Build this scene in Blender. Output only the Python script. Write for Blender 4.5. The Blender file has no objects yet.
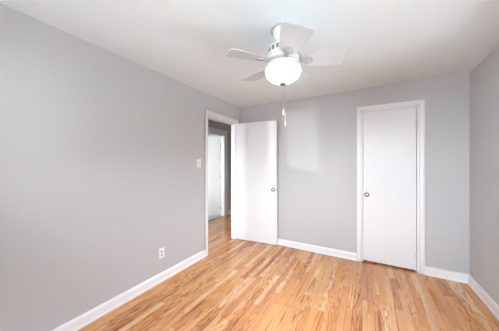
import bpy, bmesh, math, random
from mathutils import Vector, Matrix
C = bpy.context.scene.collection
sc = bpy.context.scene
PI = math.pi
R = math.radians

# ------------------------------------------------------------------ camera, sky, sun, exposure
HC, H = 1.3585, 2.40                 # eye height, ceiling height
YAW = 29.59
cam_d = bpy.data.cameras.new('camera'); cam = bpy.data.objects.new('camera', cam_d); C.objects.link(cam)
cam.location = (0, 0, HC); cam.rotation_euler = (R(90), 0, R(YAW))
cam_d.sensor_fit = 'HORIZONTAL'; cam_d.sensor_width = 36; cam_d.lens = 36 * 207.3 / 499
cam_d.clip_start = 0.02; cam_d.shift_y = -1.66 / 499
sc.camera = cam

w = bpy.data.worlds.new('overcast_sky'); sc.world = w; w.use_nodes = True
bg = w.node_tree.nodes['Background']
bg.inputs['Color'].default_value = (0.86, 0.93, 1.0, 1)
SKY, GLOW = 23.0, 15.5              # overcast sky, and its brighter hazy side
_n, _l = w.node_tree.nodes, w.node_tree.links
_tc = _n.new('ShaderNodeTexCoord'); _dp = _n.new('ShaderNodeVectorMath'); _dp.operation = 'DOT_PRODUCT'
_dp.inputs[1].default_value = Vector((-.05, -1.0, .12)).normalized(); _l.new(_tc.outputs['Generated'], _dp.inputs[0])
_mx = _n.new('ShaderNodeMath'); _mx.operation = 'MAXIMUM'; _mx.inputs[1].default_value = 0; _l.new(_dp.outputs['Value'], _mx.inputs[0])
_pw = _n.new('ShaderNodeMath'); _pw.operation = 'POWER'; _pw.inputs[1].default_value = 10; _l.new(_mx.outputs[0], _pw.inputs[0])
_ma = _n.new('ShaderNodeMath'); _ma.operation = 'MULTIPLY_ADD'; _ma.inputs[1].default_value = GLOW; _ma.inputs[2].default_value = SKY
_l.new(_pw.outputs[0], _ma.inputs[0]); _l.new(_ma.outputs[0], bg.inputs['Strength'])

def area(name, loc, rot, sx, sy, portal=False, energy=10, color=(1, 1, 1)):
    l = bpy.data.lights.new(name, 'AREA'); l.shape = 'RECTANGLE'; l.size = sx; l.size_y = sy
    l.energy = energy; l.color = color
    if portal: l.cycles.is_portal = True
    o = bpy.data.objects.new(name, l); C.objects.link(o); o.location = loc; o.rotation_euler = rot
    return o

# room numbers
XL, XR, YB, YF, T = -2.073, 1.011, 3.282, -0.45, 0.09
RW = (-1.95, -1.05, 1.22, 2.29)       # high rear window  x0,x1,z0,z1
SW = (0.60, 2.40, 0.55, 2.12)          # right-hand window  y0,y1,z0,z1
RW2 = (-.75, .80, 1.20, 2.15)           # unseen wide rear window, added to brighten the back wall
HX = -3.235                             # far side of the hall
# daylight portals in the windows (they emit nothing of their own)
area('rear_window_portal', ((RW[0]+RW[1])/2, YF-T-.03, (RW[2]+RW[3])/2), (R(90), 0, 0), RW[1]-RW[0], RW[3]-RW[2], True)
area('added_rear_window_portal', ((RW2[0]+RW2[1])/2, YF-T-.03, (RW2[2]+RW2[3])/2), (R(90), 0, 0), RW2[1]-RW2[0], RW2[3]-RW2[2], True)
area('side_window_portal', (XR+T+.03, (SW[0]+SW[1])/2, (SW[2]+SW[3])/2), (R(90), 0, R(90)), SW[1]-SW[0], SW[3]-SW[2], True)

day_d = bpy.data.lights.new('sun', 'SUN'); day = bpy.data.objects.new('sun', day_d); C.objects.link(day)
day_d.energy = 190; day_d.angle = R(2); day_d.color = (.89, .95, 1)      # lights the yard; none of it enters directly
day.rotation_euler = Vector((.03, -.75, -.65)).normalized().to_track_quat('-Z', 'Y').to_euler()
# sunlight thrown back level by a neighbour's window: the faint two-pane patch on the back wall
sun_d = bpy.data.lights.new('glint', 'SUN'); sun = bpy.data.objects.new('glint', sun_d); C.objects.link(sun)
sun_d.energy = .8; sun_d.angle = R(0.6); sun_d.color = (1, .99, .97)
sd = Vector((0.12, 1.0, -0.006)).normalized()
sun.rotation_euler = sd.to_track_quat('-Z', 'Y').to_euler()

vs = sc.view_settings
sc.display_settings.display_device = 'sRGB'
vs.view_transform = 'Standard'; vs.look = 'None'; vs.gamma = 1; vs.use_curve_mapping = False
vs.exposure = -0.10
sc.cycles.max_bounces = 14; sc.cycles.diffuse_bounces = 10; sc.cycles.transparent_max_bounces = 12
sc.cycles.use_denoising = True
sc.cycles.sample_clamp_indirect = 8

# ------------------------------------------------------------------ materials
def nodes(m):
    m.use_nodes = True
    return m.node_tree.nodes, m.node_tree.links
def mat(name, col, rough=0.5, metal=0.0, spec=0.5, bump=None, emit=0, mottle=None):
    m = bpy.data.materials.new(name); n, l = nodes(m); b = n['Principled BSDF']
    b.inputs['Base Color'].default_value = (*col, 1); b.inputs['Roughness'].default_value = rough
    b.inputs['Metallic'].default_value = metal; b.inputs['Specular IOR Level'].default_value = spec
    if emit:
        b.inputs['Emission Color'].default_value = (1, .985, .96, 1); b.inputs['Emission Strength'].default_value = emit
    tc = n.new('ShaderNodeTexCoord')
    if mottle:
        nz = n.new('ShaderNodeTexNoise'); nz.inputs['Scale'].default_value = mottle[0]; nz.inputs['Detail'].default_value = 4
        l.new(tc.outputs['Object'], nz.inputs['Vector'])
        mx = n.new('ShaderNodeMix'); mx.data_type = 'RGBA'
        mx.inputs['A'].default_value = (*[c * (1 - mottle[1]) for c in col], 1)
        mx.inputs['B'].default_value = (*[min(1, c * (1 + mottle[1])) for c in col], 1)
        l.new(nz.outputs['Fac'], mx.inputs['Factor']); l.new(mx.outputs['Result'], b.inputs['Base Color'])
    if bump:
        nz = n.new('ShaderNodeTexNoise'); nz.inputs['Scale'].default_value = bump[0]; nz.inputs['Detail'].default_value = 3
        l.new(tc.outputs['Object'], nz.inputs['Vector'])
        bp = n.new('ShaderNodeBump'); bp.inputs['Strength'].default_value = bump[1]; bp.inputs['Distance'].default_value = 0.004
        l.new(nz.outputs['Fac'], bp.inputs['Height']); l.new(bp.outputs['Normal'], b.inputs['Normal'])
    return m

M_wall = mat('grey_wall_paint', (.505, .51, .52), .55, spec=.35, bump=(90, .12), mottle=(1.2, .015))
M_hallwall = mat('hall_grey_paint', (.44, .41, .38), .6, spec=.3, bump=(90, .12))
M_ceil = mat('ceiling_paint', (.75, .80, .82), .8, spec=.2, bump=(60, .3), mottle=(2.0, .02))
M_trim = mat('white_trim_paint', (.80, .805, .82), .35, spec=.5, mottle=(6, .01))
M_door = mat('white_door_paint', (.76, .77, .785), .38, spec=.5, mottle=(3, .012))
M_nickel = mat('brushed_nickel', (.47, .47, .48), .22, 1.0)
M_darkmetal = mat('dark_metal', (.12, .11, .10), .4, .8)
M_plastic = mat('white_plastic', (.86, .86, .86), .35)
M_slot = mat('dark_slot', (.10, .10, .10), .6)
M_fan = mat('fan_white_enamel', (.68, .69, .70), .32)
M_blade = mat('fan_blade_white', (.50, .515, .53), .45, mottle=(8, .012))
M_fangrey = mat('fan_grey_enamel', (.36, .36, .37), .35)
M_vent = mat('fan_vent_dark', (.16, .16, .16), .6)
M_bowl = mat('frosted_lit_glass', (.95, .95, .95), .25, emit=3.0)
M_sash = mat('window_sash_white', (.84, .84, .84), .4)
M_pale = mat('pale_tile_floor', (.78, .76, .74), .4, mottle=(5, .03))
M_out = mat('pale_bounce_ground', (.86, .87, .88), .9, mottle=(.6, .05))  # pale so the unseen ground throws light up to the ceiling

def glass():
    m = bpy.data.materials.new('window_glass'); n, l = nodes(m); n.remove(n['Principled BSDF'])
    t = n.new('ShaderNodeBsdfTransparent'); g = n.new('ShaderNodeBsdfGlossy'); g.inputs['Roughness'].default_value = .02
    f = n.new('ShaderNodeFresnel'); f.inputs['IOR'].default_value = 1.4
    x = n.new('ShaderNodeMixShader'); l.new(f.outputs[0], x.inputs[0]); l.new(t.outputs[0], x.inputs[1]); l.new(g.outputs[0], x.inputs[2])
    l.new(x.outputs[0], n['Material Output'].inputs['Surface'])
    return m
M_glass = glass()

def oak():
    m = bpy.data.materials.new('oak_strip_floor'); n, l = nodes(m); b = n['Principled BSDF']
    def math_(op, a, c=None, d=None):
        q = n.new('ShaderNodeMath'); q.operation = op
        for i, v in enumerate((a, c, d)):
            if v is None: continue
            if isinstance(v, (int, float)): q.inputs[i].default_value = v
            else: l.new(v, q.inputs[i])
        return q.outputs[0]
    tc = n.new('ShaderNodeTexCoord'); sp = n.new('ShaderNodeSeparateXYZ'); l.new(tc.outputs['Object'], sp.inputs[0])
    W = 0.057
    u = math_('DIVIDE', sp.outputs['X'], W); row = math_('FLOOR', u); fu = math_('FRACT', u)
    wn = n.new('ShaderNodeTexWhiteNoise'); wn.noise_dimensions = '1D'; l.new(row, wn.inputs['W'])
    L = math_('MULTIPLY_ADD', wn.outputs['Value'], 0.9, 0.60)          # strip length differs per row
    v0 = math_('DIVIDE', sp.outputs['Y'], L)
    v = math_('MULTIPLY_ADD', wn.outputs['Value'], 17.3, v0); pid = math_('FLOOR', v); fv = math_('FRACT', v)
    cb = n.new('ShaderNodeCombineXYZ'); l.new(row, cb.inputs[0]); l.new(pid, cb.inputs[1])
    w2 = n.new('ShaderNodeTexWhiteNoise'); w2.noise_dimensions = '2D'; l.new(cb.outputs[0], w2.inputs['Vector'])
    sr = n.new('ShaderNodeSeparateColor'); l.new(w2.outputs['Color'], sr.inputs[0])
    ramp = n.new('ShaderNodeValToRGB'); cr = ramp.color_ramp
    cols = FLOORCOLS
    cr.elements[0].position = 0; cr.elements[0].color = (*cols[0][1], 1)
    cr.elements[1].position = 1; cr.elements[1].color = (*cols[-1][1], 1)
    for p, c in cols[1:-1]:
        e = cr.elements.new(p); e.color = (*c, 1)
    l.new(w2.outputs['Value'], ramp.inputs['Fac'])
    off = math_('MULTIPLY', w2.outputs['Value'], 53.0)
    def noise(kx, ky, det, rough=.5, dist=0.0):
        g = n.new('ShaderNodeCombineXYZ')
        l.new(math_('MULTIPLY_ADD', sp.outputs['X'], kx, off), g.inputs[0]); l.new(math_('MULTIPLY_ADD', sp.outputs['Y'], ky, off), g.inputs[1]); l.new(off, g.inputs[2])
        q = n.new('ShaderNodeTexNoise'); q.inputs['Scale'].default_value = 1.0; q.inputs['Detail'].default_value = det
        q.inputs['Roughness'].default_value = rough; q.inputs['Distortion'].default_value = dist; l.new(g.outputs[0], q.inputs['Vector'])
        return q
    def remap(v_, a0, a1, b0_, b1_):
        q = n.new('ShaderNodeMapRange'); q.inputs['From Min'].default_value = a0; q.inputs['From Max'].default_value = a1
        q.inputs['To Min'].default_value = b0_; q.inputs['To Max'].default_value = b1_; l.new(v_, q.inputs['Value']); return q.outputs[0]
    # cathedral figure: contour bands of a stretched noise, stronger in some strips
    nz = noise(22.0, 2.6, 1.5)
    band = math_('FRACT', math_('MULTIPLY', nz.outputs['Fac'], 7.0))
    band = math_('ABSOLUTE', math_('MULTIPLY_ADD', band, 2.0, -1.0))
    figure = remap(math_('POWER', band, 2.0), 0, 1, 0, 1)
    amt = remap(sr.outputs[1], .1, 1.0, .15, .72)
    fig = math_('SUBTRACT', 1.0, math_('MULTIPLY', figure, amt))
    # broad tone drift and an occasional dark mineral streak
    nb = noise(9.0, 1.1, 2.0); drift = remap(nb.outputs['Fac'], .3, .7, .78, 1.12)
    nk = noise(30.0, 1.6, 2.0); streak = remap(nk.outputs['Fac'], .60, .70, 1.0, .42)
    nf = noise(190.0, 7.0, 2.0); fine = math_('MULTIPLY_ADD', nf.outputs['Fac'], .16, .92)
    # seams
    eu = math_('MINIMUM', fu, math_('SUBTRACT', 1.0, fu)); ev = math_('MULTIPLY', math_('MINIMUM', fv, math_('SUBTRACT', 1.0, fv)), L)
    seamtone = remap(wn.outputs['Value'], 0, 1, .30, .95)
    su = math_('LESS_THAN', eu, .022); sv = math_('LESS_THAN', ev, .0016)
    sm = math_('MAXIMUM', su, sv)
    seam = math_('SUBTRACT', 1.0, math_('MULTIPLY', sm, math_('SUBTRACT', 1.0, seamtone)))
    tot = math_('MULTIPLY', math_('MULTIPLY', math_('MULTIPLY', fig, fine), math_('MULTIPLY', drift, streak)), seam)
    vm = n.new('ShaderNodeMix'); vm.data_type = 'RGBA'; vm.blend_type = 'MULTIPLY'; vm.inputs['Factor'].default_value = 1
    l.new(ramp.outputs['Color'], vm.inputs['A']); 
    cc = n.new('ShaderNodeCombineColor')
    # grain darkens towards brown: red falls least, blue most
    l.new(math_('POWER', tot, .75), cc.inputs[0]); l.new(math_('POWER', tot, 1.1), cc.inputs[1]); l.new(math_('POWER', tot, 1.35), cc.inputs[2])
    l.new(cc.outputs[0], vm.inputs['B']); l.new(vm.outputs['Result'], b.inputs['Base Color'])
    l.new(math_('MULTIPLY_ADD', nb.outputs['Fac'], .12, .12), b.inputs['Roughness'])
    b.inputs['Specular IOR Level'].default_value = .5
    bp = n.new('ShaderNodeBump'); bp.inputs['Strength'].default_value = .25; bp.inputs['Distance'].default_value = .002
    l.new(seam, bp.inputs['Height']); l.new(bp.outputs['Normal'], b.inputs['Normal'])
    return m
FLOORCOLS = [(0, (.47, .19, .085)), (.10, (.58, .26, .11)), (.28, (.65, .32, .13)), (.5, (.70, .385, .175)), (.66, (.63, .28, .09)), (.84, (.71, .42, .215)), (1, (.75, .49, .29))]
M_oak = oak()

# ------------------------------------------------------------------ mesh helpers
def link(name, bm, m, parent=None, smooth=False, bevel=0, seg=2, loc=(0, 0, 0), rot=(0, 0, 0)):
    bmesh.ops.recalc_face_normals(bm, faces=bm.faces)
    me = bpy.data.meshes.new(name); bm.to_mesh(me); bm.free()
    ms = m if isinstance(m, (list, tuple)) else [m]
    for x in ms: me.materials.append(x)
    if smooth:
        for p in me.polygons: p.use_smooth = True
    o = bpy.data.objects.new(name, me); C.objects.link(o)
    o.location = loc; o.rotation_euler = rot
    if parent: o.parent = parent
    if bevel:
        b = o.modifiers.new('bevel', 'BEVEL'); b.width = bevel; b.segments = seg; b.limit_method = 'ANGLE'; b.angle_limit = R(40)
    return o
def box(bm, x0, x1, y0, y1, z0, z1, mi=0, mtx=None):
    vv = [bm.verts.new((x, y, z)) for x in (x0, x1) for y in (y0, y1) for z in (z0, z1)]
    if mtx is not None:
        for v in vv: v.co = mtx @ v.co
    for f in ((0, 1, 3, 2), (4, 6, 7, 5), (0, 4, 5, 1), (2, 3, 7, 6), (0, 2, 6, 4), (1, 5, 7, 3)):
        fc = bm.faces.new([vv[i] for i in f]); fc.material_index = mi
    return vv
def lathe(bm, prof, n=40, mtx=None, mi=0):
    """prof: list of (r, z); revolves about z"""
    rings = []
    for r, z in prof:
        if r < 1e-5: ring = [bm.verts.new((0, 0, z))]
        else: ring = [bm.verts.new((r*math.cos(2*PI*i/n), r*math.sin(2*PI*i/n), z)) for i in range(n)]
        if mtx is not None:
            for v in ring: v.co = mtx @ v.co
        rings.append(ring)
    for a, b in zip(rings, rings[1:]):
        for i in range(n):
            j = (i+1) % n
            if len(a) == 1 and len(b) == 1: continue
            if len(a) == 1: f = bm.faces.new((a[0], b[i], b[j]))
            elif len(b) == 1: f = bm.faces.new((a[i], b[0], a[j]))
            else: f = bm.faces.new((a[i], b[i], b[j], a[j]))
            f.material_index = mi; f.smooth = True
    for ring, flip in ((rings[0], True), (rings[-1], False)):
        if len(ring) > 1:
            f = bm.faces.new(ring); f.material_index = mi
def prism(bm, pts, y0, y1, mtx=None, mi=0):
    """pts: closed outline in (x, z); extruded along y"""
    a = [bm.verts.new((x, y0, z)) for x, z in pts]; b = [bm.verts.new((x, y1, z)) for x, z in pts]
    if mtx is not None:
        for v in a+b: v.co = mtx @ v.co
    k = len(pts)
    fs = [bm.faces.new(a), bm.faces.new(b[::-1])]
    for i in range(k): fs.append(bm.faces.new((a[i], b[i], b[(i+1) % k], a[(i+1) % k])))
    for f in fs: f.material_index = mi
def holed(bm, axis, p0, p1, u0, u1, z0, z1, holes):
    """a wall slab normal to `axis` with rectangular holes (u0,u1,z0,z1)"""
    us = sorted({u0, u1, *[h[0] for h in holes], *[h[1] for h in holes]})
    zs = sorted({z0, z1, *[h[2] for h in holes], *[h[3] for h in holes]})
    for a, b in zip(us, us[1:]):
        for c, d in zip(zs, zs[1:]):
            mu, mz = (a+b)/2, (c+d)/2
            if any(h[0] < mu < h[1] and h[2] < mz < h[3] for h in holes): continue
            if axis == 'x': box(bm, p0, p1, a, b, c, d)
            else: box(bm, a, b, p0, p1, c, d)
    bmesh.ops.remove_doubles(bm, verts=bm.verts, dist=1e-5)
    # drop the doubled inner faces between neighbouring cells
    seen = {}
    for f in list(bm.faces): seen.setdefault(frozenset(v.index for v in f.verts) if False else frozenset(f.verts), []).append(f)
    dead = [f for fs in seen.values() if len(fs) > 1 for f in fs]
    if dead: bmesh.ops.delete(bm, geom=dead, context='FACES_ONLY')
def tag(o, label, cat, group=None, kind=None):
    o['label'] = label; o['category'] = cat
    if group: o['group'] = group
    if kind: o['kind'] = kind
    return o
def struct(o, label, cat): return tag(o, label, cat, kind='structure')
def empty(name, loc, rz=0):
    o = bpy.data.objects.new(name, None); C.objects.link(o); o.location = loc; o.rotation_euler = (0, 0, rz); o.empty_display_size = .1
    return o

# ------------------------------------------------------------------ openings
DZ = 2.095                          # clear height of the door openings
DO = (2.378, 3.150)                 # bedroom doorway (y) in the left wall
CO = (-0.074, 0.558)                # closet opening (x) in the back wall
HO = (3.56, 4.36)                   # doorway (y) across the hall
HE0, HE1 = 0.6, 5.6                 # hall extent in y
FX, FY0, FY1 = -6.3, 2.3, 5.6       # the room across the hall
HW = (HX+.12, XL-T-.12, .5, 2.1)     # unseen window added at the hall's near end to light it
FW = (-5.8, -3.8, 0.6, 2.15)        # its window (x, z) in the near-side wall

# ------------------------------------------------------------------ shell
bm = bmesh.new(); box(bm, HX, XR+T, YF-T, HE1+T, -.06, 0)
struct(link('floor', bm, M_oak), 'orange oak strip floor running from the bedroom into the hall', 'floor')
bm = bmesh.new(); box(bm, FX-T, HX-.002, FY0-T, HE1+T, -.06, -.004)
struct(link('floor_far_room', bm, M_pale), 'pale floor seen under the hall door', 'floor')
bm = bmesh.new(); box(bm, FX-T, XR+T, YF-T, HE1+T, H, H+.1)
struct(link('ceiling', bm, M_ceil), 'white painted ceiling with soft shadows around the fan', 'ceiling')

bm = bmesh.new(); holed(bm, 'x', XL-T, XL, YF-T, YB, 0, H, [(DO[0], DO[1], 0, DZ)])
struct(link('wall_left', bm, M_wall), 'long bright grey wall with the doorway and outlet', 'wall')
bm = bmesh.new(); holed(bm, 'y', YB, YB+T, XL-T, XR+T, 0, H, [(CO[0], CO[1], 0, DZ)])
struct(link('wall_back', bm, M_wall), 'grey wall with the closet door', 'wall')
bm = bmesh.new(); holed(bm, 'x', XR, XR+T, YF-T, YB, 0, H, [SW])
struct(link('wall_right', bm, M_wall), 'grey wall at the right edge of the photo', 'wall')
bm = bmesh.new(); holed(bm, 'y', YF-T, YF, XL, XR, 0, H, [RW, RW2])
struct(link('wall_rear', bm, M_wall), 'grey wall behind the viewer with a high window', 'wall')
# closet interior behind its door
bm = bmesh.new(); box(bm, CO[0]-.3, CO[1]+.3, YB+.75, YB+.85, 0, H); box(bm, CO[0]-.4, CO[0]-.3, YB+T, YB+.85, 0, H); box(bm, CO[1]+.3, CO[1]+.4, YB+T, YB+.85, 0, H)
struct(link('wall_closet', bm, M_wall), 'inside walls of the closet behind its closed door', 'wall')
# hall
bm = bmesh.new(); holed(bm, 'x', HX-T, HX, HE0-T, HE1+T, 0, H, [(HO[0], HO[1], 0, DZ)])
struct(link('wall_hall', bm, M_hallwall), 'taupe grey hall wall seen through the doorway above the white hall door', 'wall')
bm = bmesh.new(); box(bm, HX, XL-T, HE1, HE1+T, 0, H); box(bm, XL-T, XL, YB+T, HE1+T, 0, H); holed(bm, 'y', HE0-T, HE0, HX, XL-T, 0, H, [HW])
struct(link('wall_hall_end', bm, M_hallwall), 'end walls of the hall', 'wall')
# room across the hall
bm = bmesh.new(); holed(bm, 'y', FY0-T, FY0, FX-T, HX-T, 0, H, [FW])
box(bm, FX-T, FX, FY0, FY1, 0, H); box(bm, FX-T, HX-T, FY1, FY1+T, 0, H)
struct(link('wall_far_room', bm, M_wall), 'walls of the bright room across the hall', 'wall')
area('far_room_window_portal', ((FW[0]+FW[1])/2, FY0-T-.03, (FW[2]+FW[3])/2), (R(90), 0, 0), FW[1]-FW[0], FW[3]-FW[2], True)
area('added_hall_window_portal', ((HW[0]+HW[1])/2, HE0-T-.03, (HW[2]+HW[3])/2), (R(90), 0, 0), HW[1]-HW[0], HW[3]-HW[2], True)
# unseen ground outside, made pale to bounce light in through the windows
bm = bmesh.new(); box(bm, -40, 40, -40, 40, -.9, -.7)
struct(link('ground_yard', bm, M_out), 'unseen ground outside, made pale to bounce light indoors', 'ground')

bm = bmesh.new(); box(bm, -1.75, 9, -7.2, -7.0, -.7, 2.35); box(bm, 5.0, 5.2, -7.0, 9, -.7, 2.75)  # unseen dark panels, added to keep low sky off the upper walls
struct(link('sky_blocker', bm, mat('sky_blocker_dark', (.10, .09, .08), .9, mottle=(3, .2))), 'unseen dark panels added outside to block low sky from the windows', 'light blocker')
# ------------------------------------------------------------------ windows (behind / beside the viewer)
def window(name, axis, p0, p1, u0, u1, z0, z1, sashes, label):
    def bx(bm, a, b, q0, q1, c, d):
        if axis == 'x': box(bm, q0, q1, a, b, c, d)
        else: box(bm, a, b, q0, q1, c, d)
    fr = bmesh.new(); e = .035
    bx(fr, u0, u0+e, p0, p1, z0, z1); bx(fr, u1-e, u1, p0, p1, z0, z1); bx(fr, u0+e, u1-e, p0, p1, z0, z0+e); bx(fr, u0+e, u1-e, p0, p1, z1-e, z1)
    k = len(sashes)
    for a, b in sashes[:-1]: pass
    for (a, b), (c, d) in zip(sashes, sashes[1:]): bx(fr, b, c, p0, p1, z0+e, z1-e)
    root = link(name, fr, M_sash); struct(root, label, 'window')
    pm = (p0+p1)/2
    for a, b in sashes:
        s = bmesh.new(); t = .03
        bx(s, a, a+t, pm-.02, pm+.02, z0+e, z1-e); bx(s, b-t, b, pm-.02, pm+.02, z0+e, z1-e)
        bx(s, a+t, b-t, pm-.02, pm+.02, z0+e, z0+e+t); bx(s, a+t, b-t, pm-.02, pm+.02, z1-e-t, z1-e)
        so = link('sash', s, M_sash, root)
        g = bmesh.new(); bx(g, a+t, b-t, pm-.003, pm+.003, z0+e+t, z1-e-t)
        link('glass_pane', g, M_glass, so)
    return root
window('window_1', 'y', YF-T, YF, *RW, [(RW[0]+.035, -1.755), (-1.635, RW[1]-.035)], 'high two-sash window in the wall behind the viewer')
window('window_added_rear', 'y', YF-T, YF, *RW2, [(RW2[0]+.035, .005), (.045, RW2[1]-.035)], 'unseen wide two-sash window added behind the viewer to light the back wall')
window('window_2', 'x', XR, XR+T, *SW, [(SW[0]+.035, 1.48), (1.52, SW[1]-.035)], 'wide two-sash window in the right wall nearer than the photo shows')
window('window_added_hall', 'y', HE0-T, HE0, *HW, [(HW[0]+.035, (HW[0]+HW[1])/2-.02), ((HW[0]+HW[1])/2+.02, HW[1]-.035)], 'unseen window added at the near end of the hall to light it')
window('window_3', 'y', FY0-T, FY0, *FW, [(FW[0]+.035, -4.82), (-4.78, FW[1]-.035)], 'window of the room across the hall')

# ------------------------------------------------------------------ trim and baseboards
CW, CT = .056, .018                 # casing width / thickness
def casing(name, mtx, u0, u1, depth, label, cw=CW, far=False):
    """mtx maps (u, out, z): u along the wall, out = into the room; jamb lining goes back by depth"""
    bm = bmesh.new(); j = .018; zt = DZ
    # stepped casing profile: (offset from opening, thickness)
    for a, b, t in ((0.004, cw, CT*.8), (cw-.016, cw, CT), ):
        box(bm, u0-b, u0-a, 0, t, 0, zt+b, mtx=mtx); box(bm, u1+a, u1+b, 0, t, 0, zt+b, mtx=mtx); box(bm, u0-a, u1+a, 0, t, zt+a, zt+b, mtx=mtx)
    # jamb lining and stop
    box(bm, u0-.004, u0+j, -depth, .002, 0, zt, mtx=mtx); box(bm, u1-j, u1+.004, -depth, .002, 0, zt, mtx=mtx); box(bm, u0+j, u1-j, -depth, .002, zt-j, zt+.004, mtx=mtx)
    a, b = -.075, -.045
    box(bm, u0+j, u0+j+.011, a, b, 0, zt-j, mtx=mtx); box(bm, u1-j-.011, u1-j, a, b, 0, zt-j, mtx=mtx); box(bm, u0+j, u1-j, a, b, zt-j-.011, zt-j, mtx=mtx)
    if far:                         # same casing on the other face of the wall
        for s0, s1 in ((u0-cw, u0-.004), (u1+.004, u1+cw)): box(bm, s0, s1, -depth-CT, -depth, 0, zt+cw, mtx=mtx)
        box(bm, u0-.004, u1+.004, -depth-CT, -depth, zt+.004, zt+cw, mtx=mtx)
    return struct(link(name, bm, M_trim, bevel=.003), label, 'door frame')
ML = Matrix(((0, 1, 0, XL), (1, 0, 0, 0), (0, 0, 1, 0), (0, 0, 0, 1)))       # left wall: u=y, out=+x
MBk = Matrix(((1, 0, 0, 0), (0, -1, 0, YB), (0, 0, 1, 0), (0, 0, 0, 1)))     # back wall: u=x, out=-y
MH = Matrix(((0, 1, 0, HX), (1, 0, 0, 0), (0, 0, 1, 0), (0, 0, 0, 1)))
casing('trim_1', ML, DO[0], DO[1], T, 'white casing and jamb around the open bedroom doorway', far=True)
casing('trim_2', MBk, CO[0], CO[1], T, 'white casing around the closed closet door')
casing('trim_3', MH, HO[0], HO[1], T, 'white casing around the door across the hall', cw=.125)

def baseboard(name, mtx, u0, u1, label):
    bm = bmesh.new()
    prof = [(0, 0), (.022, 0), (.022, .010), (.019, .018), (.014, .022), (.014, .072), (.012, .084), (.008, .092), (.006, .100), (0, .102)]
    a = [bm.verts.new(mtx @ Vector((u0, o, z))) for o, z in prof]; b = [bm.verts.new(mtx @ Vector((u1, o, z))) for o, z in prof]
    bm.faces.new(a); bm.faces.new(b[::-1])
    for i in range(len(prof)):
        k = (i+1) % len(prof); bm.faces.new((a[i], b[i], b[k], a[k]))
    return struct(link(name, bm, M_trim), label, 'baseboard')
MR = Matrix(((0, -1, 0, XR), (1, 0, 0, 0), (0, 0, 1, 0), (0, 0, 0, 1)))
MF = Matrix(((1, 0, 0, 0), (0, 1, 0, YF), (0, 0, 1, 0), (0, 0, 0, 1)))
baseboard('baseboard_left', ML, YF, DO[0]-CW, 'white baseboard along the long left wall')
baseboard('baseboard_corner', ML, DO[1]+CW, YB, 'short white baseboard in the corner behind the open door')
baseboard('baseboard_back', MBk, XL, CO[0]-CW, 'white baseboard between the open door and the closet')
baseboard('baseboard_back_right', MBk, CO[1]+CW, XR, 'short white baseboard between the closet and the right corner')
baseboard('baseboard_right', MR, YF, YB, 'white baseboard along the right wall')
baseboard('baseboard_rear', MF, XL, XR, 'white baseboard behind the viewer')
baseboard('baseboard_hall', MH, HO[1]+.125, HE1, 'white baseboard on the hall wall beside the far door')

# ------------------------------------------------------------------ doors
def knob_bm(side, y0):
    """door knob on the face at y=y0, sticking out along side*y"""
    bm = bmesh.new()
    prof = [(0, 0), (.033, 0), (.033, .004), (.028, .009), (.013, .012), (.011, .030), (.016, .036), (.025, .042), (.0285, .052), (.0265, .061), (.018, .067), (.0, .069)]
    m = Matrix.Translation((0, y0, 0)) @ Matrix.Rotation(R(-90*side), 4, 'X')
    lathe(bm, prof, 28, m)
    return bm
def make_door(name, loc, rz, width, z0, z1, th, label, hinge_sides, knob_z, flip=1):
    """slab along +x from the hinge edge at x=0; y from 0 to flip*th"""
    y0, y1 = (0, th) if flip > 0 else (-th, 0)
    bm = bmesh.new(); box(bm, 0, width, y0, y1, z0, z1)
    d = link(name, bm, M_door, bevel=.002, loc=loc, rot=(0, 0, rz)); struct(d, label, 'door')
    for side, yy in ((1, y1), (-1, y0)):
        if side in knob_sides:
            k = link('door_knob', knob_bm(side, yy), M_nickel, d); k.location = (width-knob_set, 0, knob_z); k['label'] = 'satin nickel knob'
    lb = bmesh.new(); box(lb, width-.0005, width+.0015, (y0+y1)/2-.0125, (y0+y1)/2+.0125, knob_z-.028, knob_z+.028)
    box(lb, width+.0015, width+.008, (y0+y1)/2-.006, (y0+y1)/2+.006, knob_z-.009, knob_z+.009)
    link('latch_plate', lb, M_nickel, d)
    for z in (z0+.20, (z0+z1)/2, z1-.20):
        if hinge_sides is None: break
        hb = bmesh.new()
        m = Matrix.Translation((-.004, hinge_sides, z-.045))
        lathe(hb, [(0, -.004), (.003, -.003), (.0065, 0), (.0065, .09), (.003, .093), (0, .094)], 14, m)
        if hinge_leaf: box(hb, -.0015, .024, min(0, hinge_sides)-.0005, max(0, hinge_sides)+.0005, z-.045, z+.045)
        link('hinge', hb, M_hinge, d)
    return d
M_hinge = mat('painted_hinge', (.70, .70, .69), .35, .4)
knob_sides = (-1,); hinge_leaf = False; knob_set = .057
# bedroom door, opened back against the wall. local +y faces the back wall
hx, hy = XL+.018, DO[1]-.020
make_door('door_1', (hx, hy-.0, 0), R(6.0), .757, .012, 2.080, .035, 'white flush bedroom door standing open against the grey wall', None, .930, flip=1)
for o in [c for c in bpy.data.objects['door_1'].children if c.name.startswith('door_knob') and c.matrix_basis and True]: pass
hb_parent = bpy.data.objects['door_1']
for z in (.21, 1.03, 1.85):
    hb = bmesh.new(); lathe(hb, [(0, -.004), (.003, -.003), (.0065, 0), (.0065, .09), (.003, .093), (0, .094)], 14, Matrix.Translation((-.0045, .038, z-.045)))
    link('hinge', hb, M_hinge, hb_parent)
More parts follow.
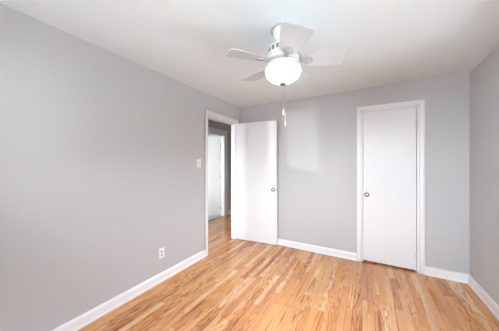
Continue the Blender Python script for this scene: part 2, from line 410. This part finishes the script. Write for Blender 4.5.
# closet door, closed; hinged at its right side (local +x points to world -x)
knob_sides = (1,); knob_set = .046
make_door('door_2', (CO[1]-.023, YB+.003, 0), R(180), CO[1]-CO[0]-.046, .026, DZ-.021, .035, 'white flush closet door closed in the back wall', None, .935, flip=-1)
d2 = bpy.data.objects['door_2']
for c in list(d2.children):
    if c.name.startswith('latch_plate'): bpy.data.objects.remove(c)
for z in (.21, 1.86):
    hb = bmesh.new(); lathe(hb, [(0, -.004), (.003, -.003), (.0065, 0), (.0065, .09), (.003, .093), (0, .094)], 14, Matrix.Translation((-.002, .006, z-.045)))
    box(hb, -.001, .010, -.001, .0035, z-.045, z+.045)
    link('hinge', hb, M_hinge, d2)
M_halldoor = mat('warm_white_door_paint', (.80, .77, .73), .4)
# hall door, half open into the room across the hall
knob_sides = (1, -1)
make_door('door_3', (HX-T+.002, HO[1]-.040, 0), R(180+30), .703, .012, DZ-.022, .035, 'white door across the hall standing half open', None, .965, flip=-1)
d3 = bpy.data.objects['door_3']; d3.data.materials[0] = M_halldoor
for z in (.21, 1.03, 1.85):
    hb = bmesh.new(); lathe(hb, [(0, -.004), (.003, -.003), (.0065, 0), (.0065, .09), (.003, .093), (0, .094)], 14, Matrix.Translation((-.005, .010, z-.045)))
    link('hinge', hb, M_darkmetal, d3)
# dark threshold strip under the hall door
bm = bmesh.new(); prism(bm, [(HX-T, -.004), (HX-T+.012, .004), (HX-.012, .004), (HX, 0), (HX, -.004)], HO[0]+.019, HO[1]-.019)
struct(link('trim_4', bm, mat('dark_threshold', (.10, .07, .05), .4)), 'dark threshold strip in the doorway across the hall', 'threshold')

# ------------------------------------------------------------------ switch and outlet on the left wall
def plate(u, z, uw, zh):
    bm = bmesh.new(); t = .006; e = .006
    a = [bm.verts.new((.0, y, q)) for y, q in ((-uw/2, -zh/2), (uw/2, -zh/2), (uw/2, zh/2), (-uw/2, zh/2))]
    b = [bm.verts.new((t*.55, y, q)) for y, q in ((-uw/2, -zh/2), (uw/2, -zh/2), (uw/2, zh/2), (-uw/2, zh/2))]
    c = [bm.verts.new((t, y, q)) for y, q in ((-uw/2+e, -zh/2+e), (uw/2-e, -zh/2+e), (uw/2-e, zh/2-e), (-uw/2+e, zh/2-e))]
    for p, q in ((a, b), (b, c)):
        for i in range(4): bm.faces.new((p[i], p[(i+1) % 4], q[(i+1) % 4], q[i]))
    bm.faces.new(a[::-1]); bm.faces.new(c)
    return bm
OUT_Y, OUT_Z, SWI_Y, SWI_Z = 1.585, .325, 2.20, 1.367
o = link('wall_outlet', plate(0, 0, .072, .116), M_plastic, loc=(XL, OUT_Y, OUT_Z)); tag(o, 'white duplex outlet on the left grey wall above the baseboard', 'outlet')
for dz in (.021, -.021):
    bm = bmesh.new(); m = Matrix.Translation((.005, 0, dz)) @ Matrix.Rotation(R(90), 4, 'Y')
    pts = []
    for i in range(28):
        a = 2*PI*i/28; pts.append((max(-.0135, min(.0135, .0172*math.cos(a))), .0172*math.sin(a)))
    f0 = [bm.verts.new((.0055, y, z+dz)) for z, y in pts]; f1 = [bm.verts.new((.0085, y, z+dz)) for z, y in pts]
    bm.faces.new(f1); bm.faces.new(f0[::-1])
    for i in range(28): bm.faces.new((f0[i], f0[(i+1) % 28], f1[(i+1) % 28], f1[i]))
    s = link('socket', bm, mat('socket_face', (.55, .55, .55), .45), o)
    bm = bmesh.new()
    for yy, hh in ((-.0065, .0085), (.0065, .0065)): box(bm, .0083, .0089, yy-.0012, yy+.0012, dz+.002-hh/2, dz+.002+hh/2)
    lathe(bm, [(0, 0), (.0025, 0), (.0025, .0006), (0, .0006)], 12, Matrix.Translation((.0083, 0, dz-.009)) @ Matrix.Rotation(R(90), 4, 'Y'))
    link('socket_slot', bm, M_slot, s)
bm = bmesh.new(); lathe(bm, [(0, 0), (.0035, 0), (.003, .0015), (0, .002)], 12, Matrix.Translation((.006, 0, 0)) @ Matrix.Rotation(R(90), 4, 'Y')); link('screw', bm, M_nickel, o)
o = link('light_switch', plate(0, 0, .072, .116), M_plastic, loc=(XL, SWI_Y, SWI_Z)); tag(o, 'white toggle light switch on the wall beside the doorway', 'light switch')
bm = bmesh.new(); box(bm, .0055, .0068, -.006, .006, -.0125, .0125); link('toggle_slot', bm, mat('switch_slot', (.35, .35, .35), .5), o)
bm = bmesh.new(); prism(bm, [(.006, -.007), (.019, .004), (.019, .011), (.006, .006)], -.0045, .0045); link('toggle', bm, M_plastic, o, bevel=.001)
for dz in (.03, -.03):
    bm = bmesh.new(); lathe(bm, [(0, 0), (.0035, 0), (.003, .0015), (0, .002)], 12, Matrix.Translation((.006, 0, dz)) @ Matrix.Rotation(R(90), 4, 'Y')); link('screw', bm, M_nickel, o)

# ------------------------------------------------------------------ ceiling fan
FAN = (-.569, 1.528)
A0 = 14.0
fan = empty('ceiling_fan', (FAN[0], FAN[1], H)); tag(fan, 'white five-blade ceiling fan with a lit frosted bowl light', 'ceiling fan')
bm = bmesh.new()
lathe(bm, [(0, 0), (.086, 0), (.088, -.006), (.085, -.012), (.080, -.016), (.076, -.050), (.066, -.082), (.050, -.104), (.044, -.112), (.044, -.145), (0, -.145)], 48)
can = link('canopy', bm, M_fan, fan)
bm = bmesh.new(); lathe(bm, [(.080, -.001), (.0935, -.001), (.0945, -.006), (.092, -.013), (.080, -.014), (.080, -.001)], 48)
link('canopy_ring', bm, M_fangrey, can)
# motor housing with louvre slots round its upper band
bm = bmesh.new()
lathe(bm, [(0, -.135), (.060, -.135), (.098, -.140), (.112, -.147), (.116, -.155), (.116, -.198), (.120, -.204), (.130, -.211), (.136, -.222), (.136, -.240), (.128, -.252), (.114, -.258), (.095, -.262), (0, -.262)], 56)
mh = link('motor_housing', bm, M_fan, fan)
bm = bmesh.new()
for i in range(20):
    m = Matrix.Rotation(2*PI*i/20, 4, 'Z'); box(bm, .1155, .1168, -.011, .011, -.193, -.161, mtx=m)
link('vent_slots', bm, M_vent, mh)
bm = bmesh.new()
for i in range(30):                                   # raised beads round the lower ring
    a = 2*PI*i/30; m = Matrix.Translation((.135*math.cos(a), .135*math.sin(a), -.231))
    bmesh.ops.create_icosphere(bm, subdivisions=1, radius=.0075, matrix=m)
link('bead_ring', bm, M_fangrey, mh, smooth=True)
ZB = -.258                                             # blade plane below the ceiling
def blade_outline():
    r0, r1, w0, w1 = .150, .450, .062, .099
    pts = [(r0, -w0*.62), (r0-.006, -w0*.25), (r0-.006, w0*.25), (r0, w0*.62)]
    pts = [(r0-.004, -w0*.6), (r0-.010, 0), (r0-.004, w0*.6)]
    pts += [(r0+.016, w0*.98)]
    N = 8
    for i in range(1, N): t = i/N; pts.append((r0+.016+(r1-.045-r0-.016)*t, w0*.98+(w1-w0*.98)*(t**.85)))
    rc = .022
    for i in range(7):
        a = R(90-15*i); pts.append((r1-rc-.012+rc*math.cos(a), w1-rc+rc*math.sin(a)))
    pts.append((r1-.010, 0.035)); pts.append((r1-.008, 0)); pts.append((r1-.010, -.035))
    for i in range(7):
        a = R(0-15*i); pts.append((r1-rc-.012+rc*math.cos(a), -w1+rc+rc*math.sin(a)))
    for i in range(N-1, 0, -1): t = i/N; pts.append((r0+.016+(r1-.045-r0-.016)*t, -(w0*.98+(w1-w0*.98)*(t**.85))))
    pts += [(r0+.016, -w0*.98)]
    return pts
PITCH = R(-13)
blade_me = None
def mk_blade():
    bm = bmesh.new(); t = .0055; po = blade_outline()
    a = [bm.verts.new((x, y, -t/2)) for x, y in po]; b = [bm.verts.new((x, y, t/2)) for x, y in po]
    bm.faces.new(a[::-1]); bm.faces.new(b); k = len(po)
    for i in range(k): bm.faces.new((a[i], a[(i+1) % k], b[(i+1) % k], b[i]))
    return bm
def mk_bracket():
    bm = bmesh.new()
    arm = [(.108, -.017), (.150, -.016), (.165, -.030), (.190, -.038), (.208, -.030), (.222, -.012), (.226, 0), (.222, .012), (.208, .030), (.190, .038), (.165, .030), (.150, .016), (.108, .017)]
    z0, z1 = -.0085, -.0030
    a = [bm.verts.new((x, y, z0)) for x, y in arm]; b = [bm.verts.new((x, y, z1)) for x, y in arm]
    bm.faces.new(a[::-1]); bm.faces.new(b); k = len(arm)
    for i in range(k): bm.faces.new((a[i], a[(i+1) % k], b[(i+1) % k], b[i]))
    lathe(bm, [(0, -.0135), (.013, -.0125), (.019, -.0085), (.019, -.007), (0, -.007)], 20, Matrix.Translation((.188, 0, 0)))
    return bm
b0 = link('blade', mk_blade(), M_blade, fan, bevel=.0015)
k0 = link('blade_bracket', mk_bracket(), M_fangrey, b0, bevel=.0015)
screws = []
for x, y in ((.178, -.024), (.178, .024), (.212, 0)):
    sb = bmesh.new(); lathe(sb, [(0, -.0115), (.003, -.011), (.0045, -.009), (.0045, -.0085), (0, -.0085)], 10, Matrix.Translation((x, y, 0)))
    screws.append(link('blade_screw', sb, M_nickel, b0))
for i in range(5):
    if i == 0: b = b0
    else:
        b = b0.copy(); C.objects.link(b); b.parent = fan
        for src in (k0, *screws):
            c = src.copy(); C.objects.link(c); c.parent = b
    b.location = (0, 0, ZB)
    b.rotation_euler = (Matrix.Rotation(R(A0+72*i), 3, 'Z') @ Matrix.Rotation(PITCH, 3, 'X')).to_euler()
# light kit
bm = bmesh.new()
lathe(bm, [(0, -.260), (.085, -.260), (.090, -.264), (.090, -.272), (.114, -.276), (.132, -.279), (.134, -.284), (.130, -.296), (.134, -.304), (.136, -.311), (.130, -.313), (0, -.313)], 48)
link('light_fitter', bm, M_fan, fan)
bm = bmesh.new(); prof = [(.130, -.313), (.135, -.317), (.137, -.322)]
for i in range(1, 13):
    a = R(90*i/12); prof.append((.137*math.cos(a)**1.1 if i < 12 else 0, -.322-.097*math.sin(a)))
lathe(bm, [(0, -.313)]+prof, 48)
bowl = link('light_bowl', bm, M_bowl, fan); bowl['label'] = 'glowing frosted glass bowl'
bm = bmesh.new(); lathe(bm, [(0, -.408), (.024, -.412), (.027, -.418), (.026, -.424), (.016, -.431), (.009, -.434), (.008, -.440), (0, -.443)], 24)
link('finial', bm, M_nickel, fan)
def chain(dx, dy, ztop, zbot, fob_z):
    ch = bmesh.new(); k = int((ztop-zbot)/.0052)
    for i in range(k):
        bmesh.ops.create_icosphere(ch, subdivisions=1, radius=.0015, matrix=Matrix.Translation((dx, dy, ztop-i*.0052)))
    box(ch, dx-.0007, dx+.0007, dy-.0007, dy+.0007, zbot, ztop)
    c = link('pull_chain', ch, M_nickel, fan)
    f = bmesh.new(); lathe(f, [(0, .002), (.0025, 0), (.0045, -.006), (.0060, -.020), (.0060, -.034), (.004, -.040), (0, -.042)], 16, Matrix.Translation((dx, dy, zbot)))
    link('pull_fob', f, M_plastic, c)
cr = (math.cos(R(YAW)), math.sin(R(YAW)))
chain(.002*cr[0], .002*cr[1], -.440, -.620, 0)
chain(.018*cr[0], .018*cr[1], -.424, -.709, 0)
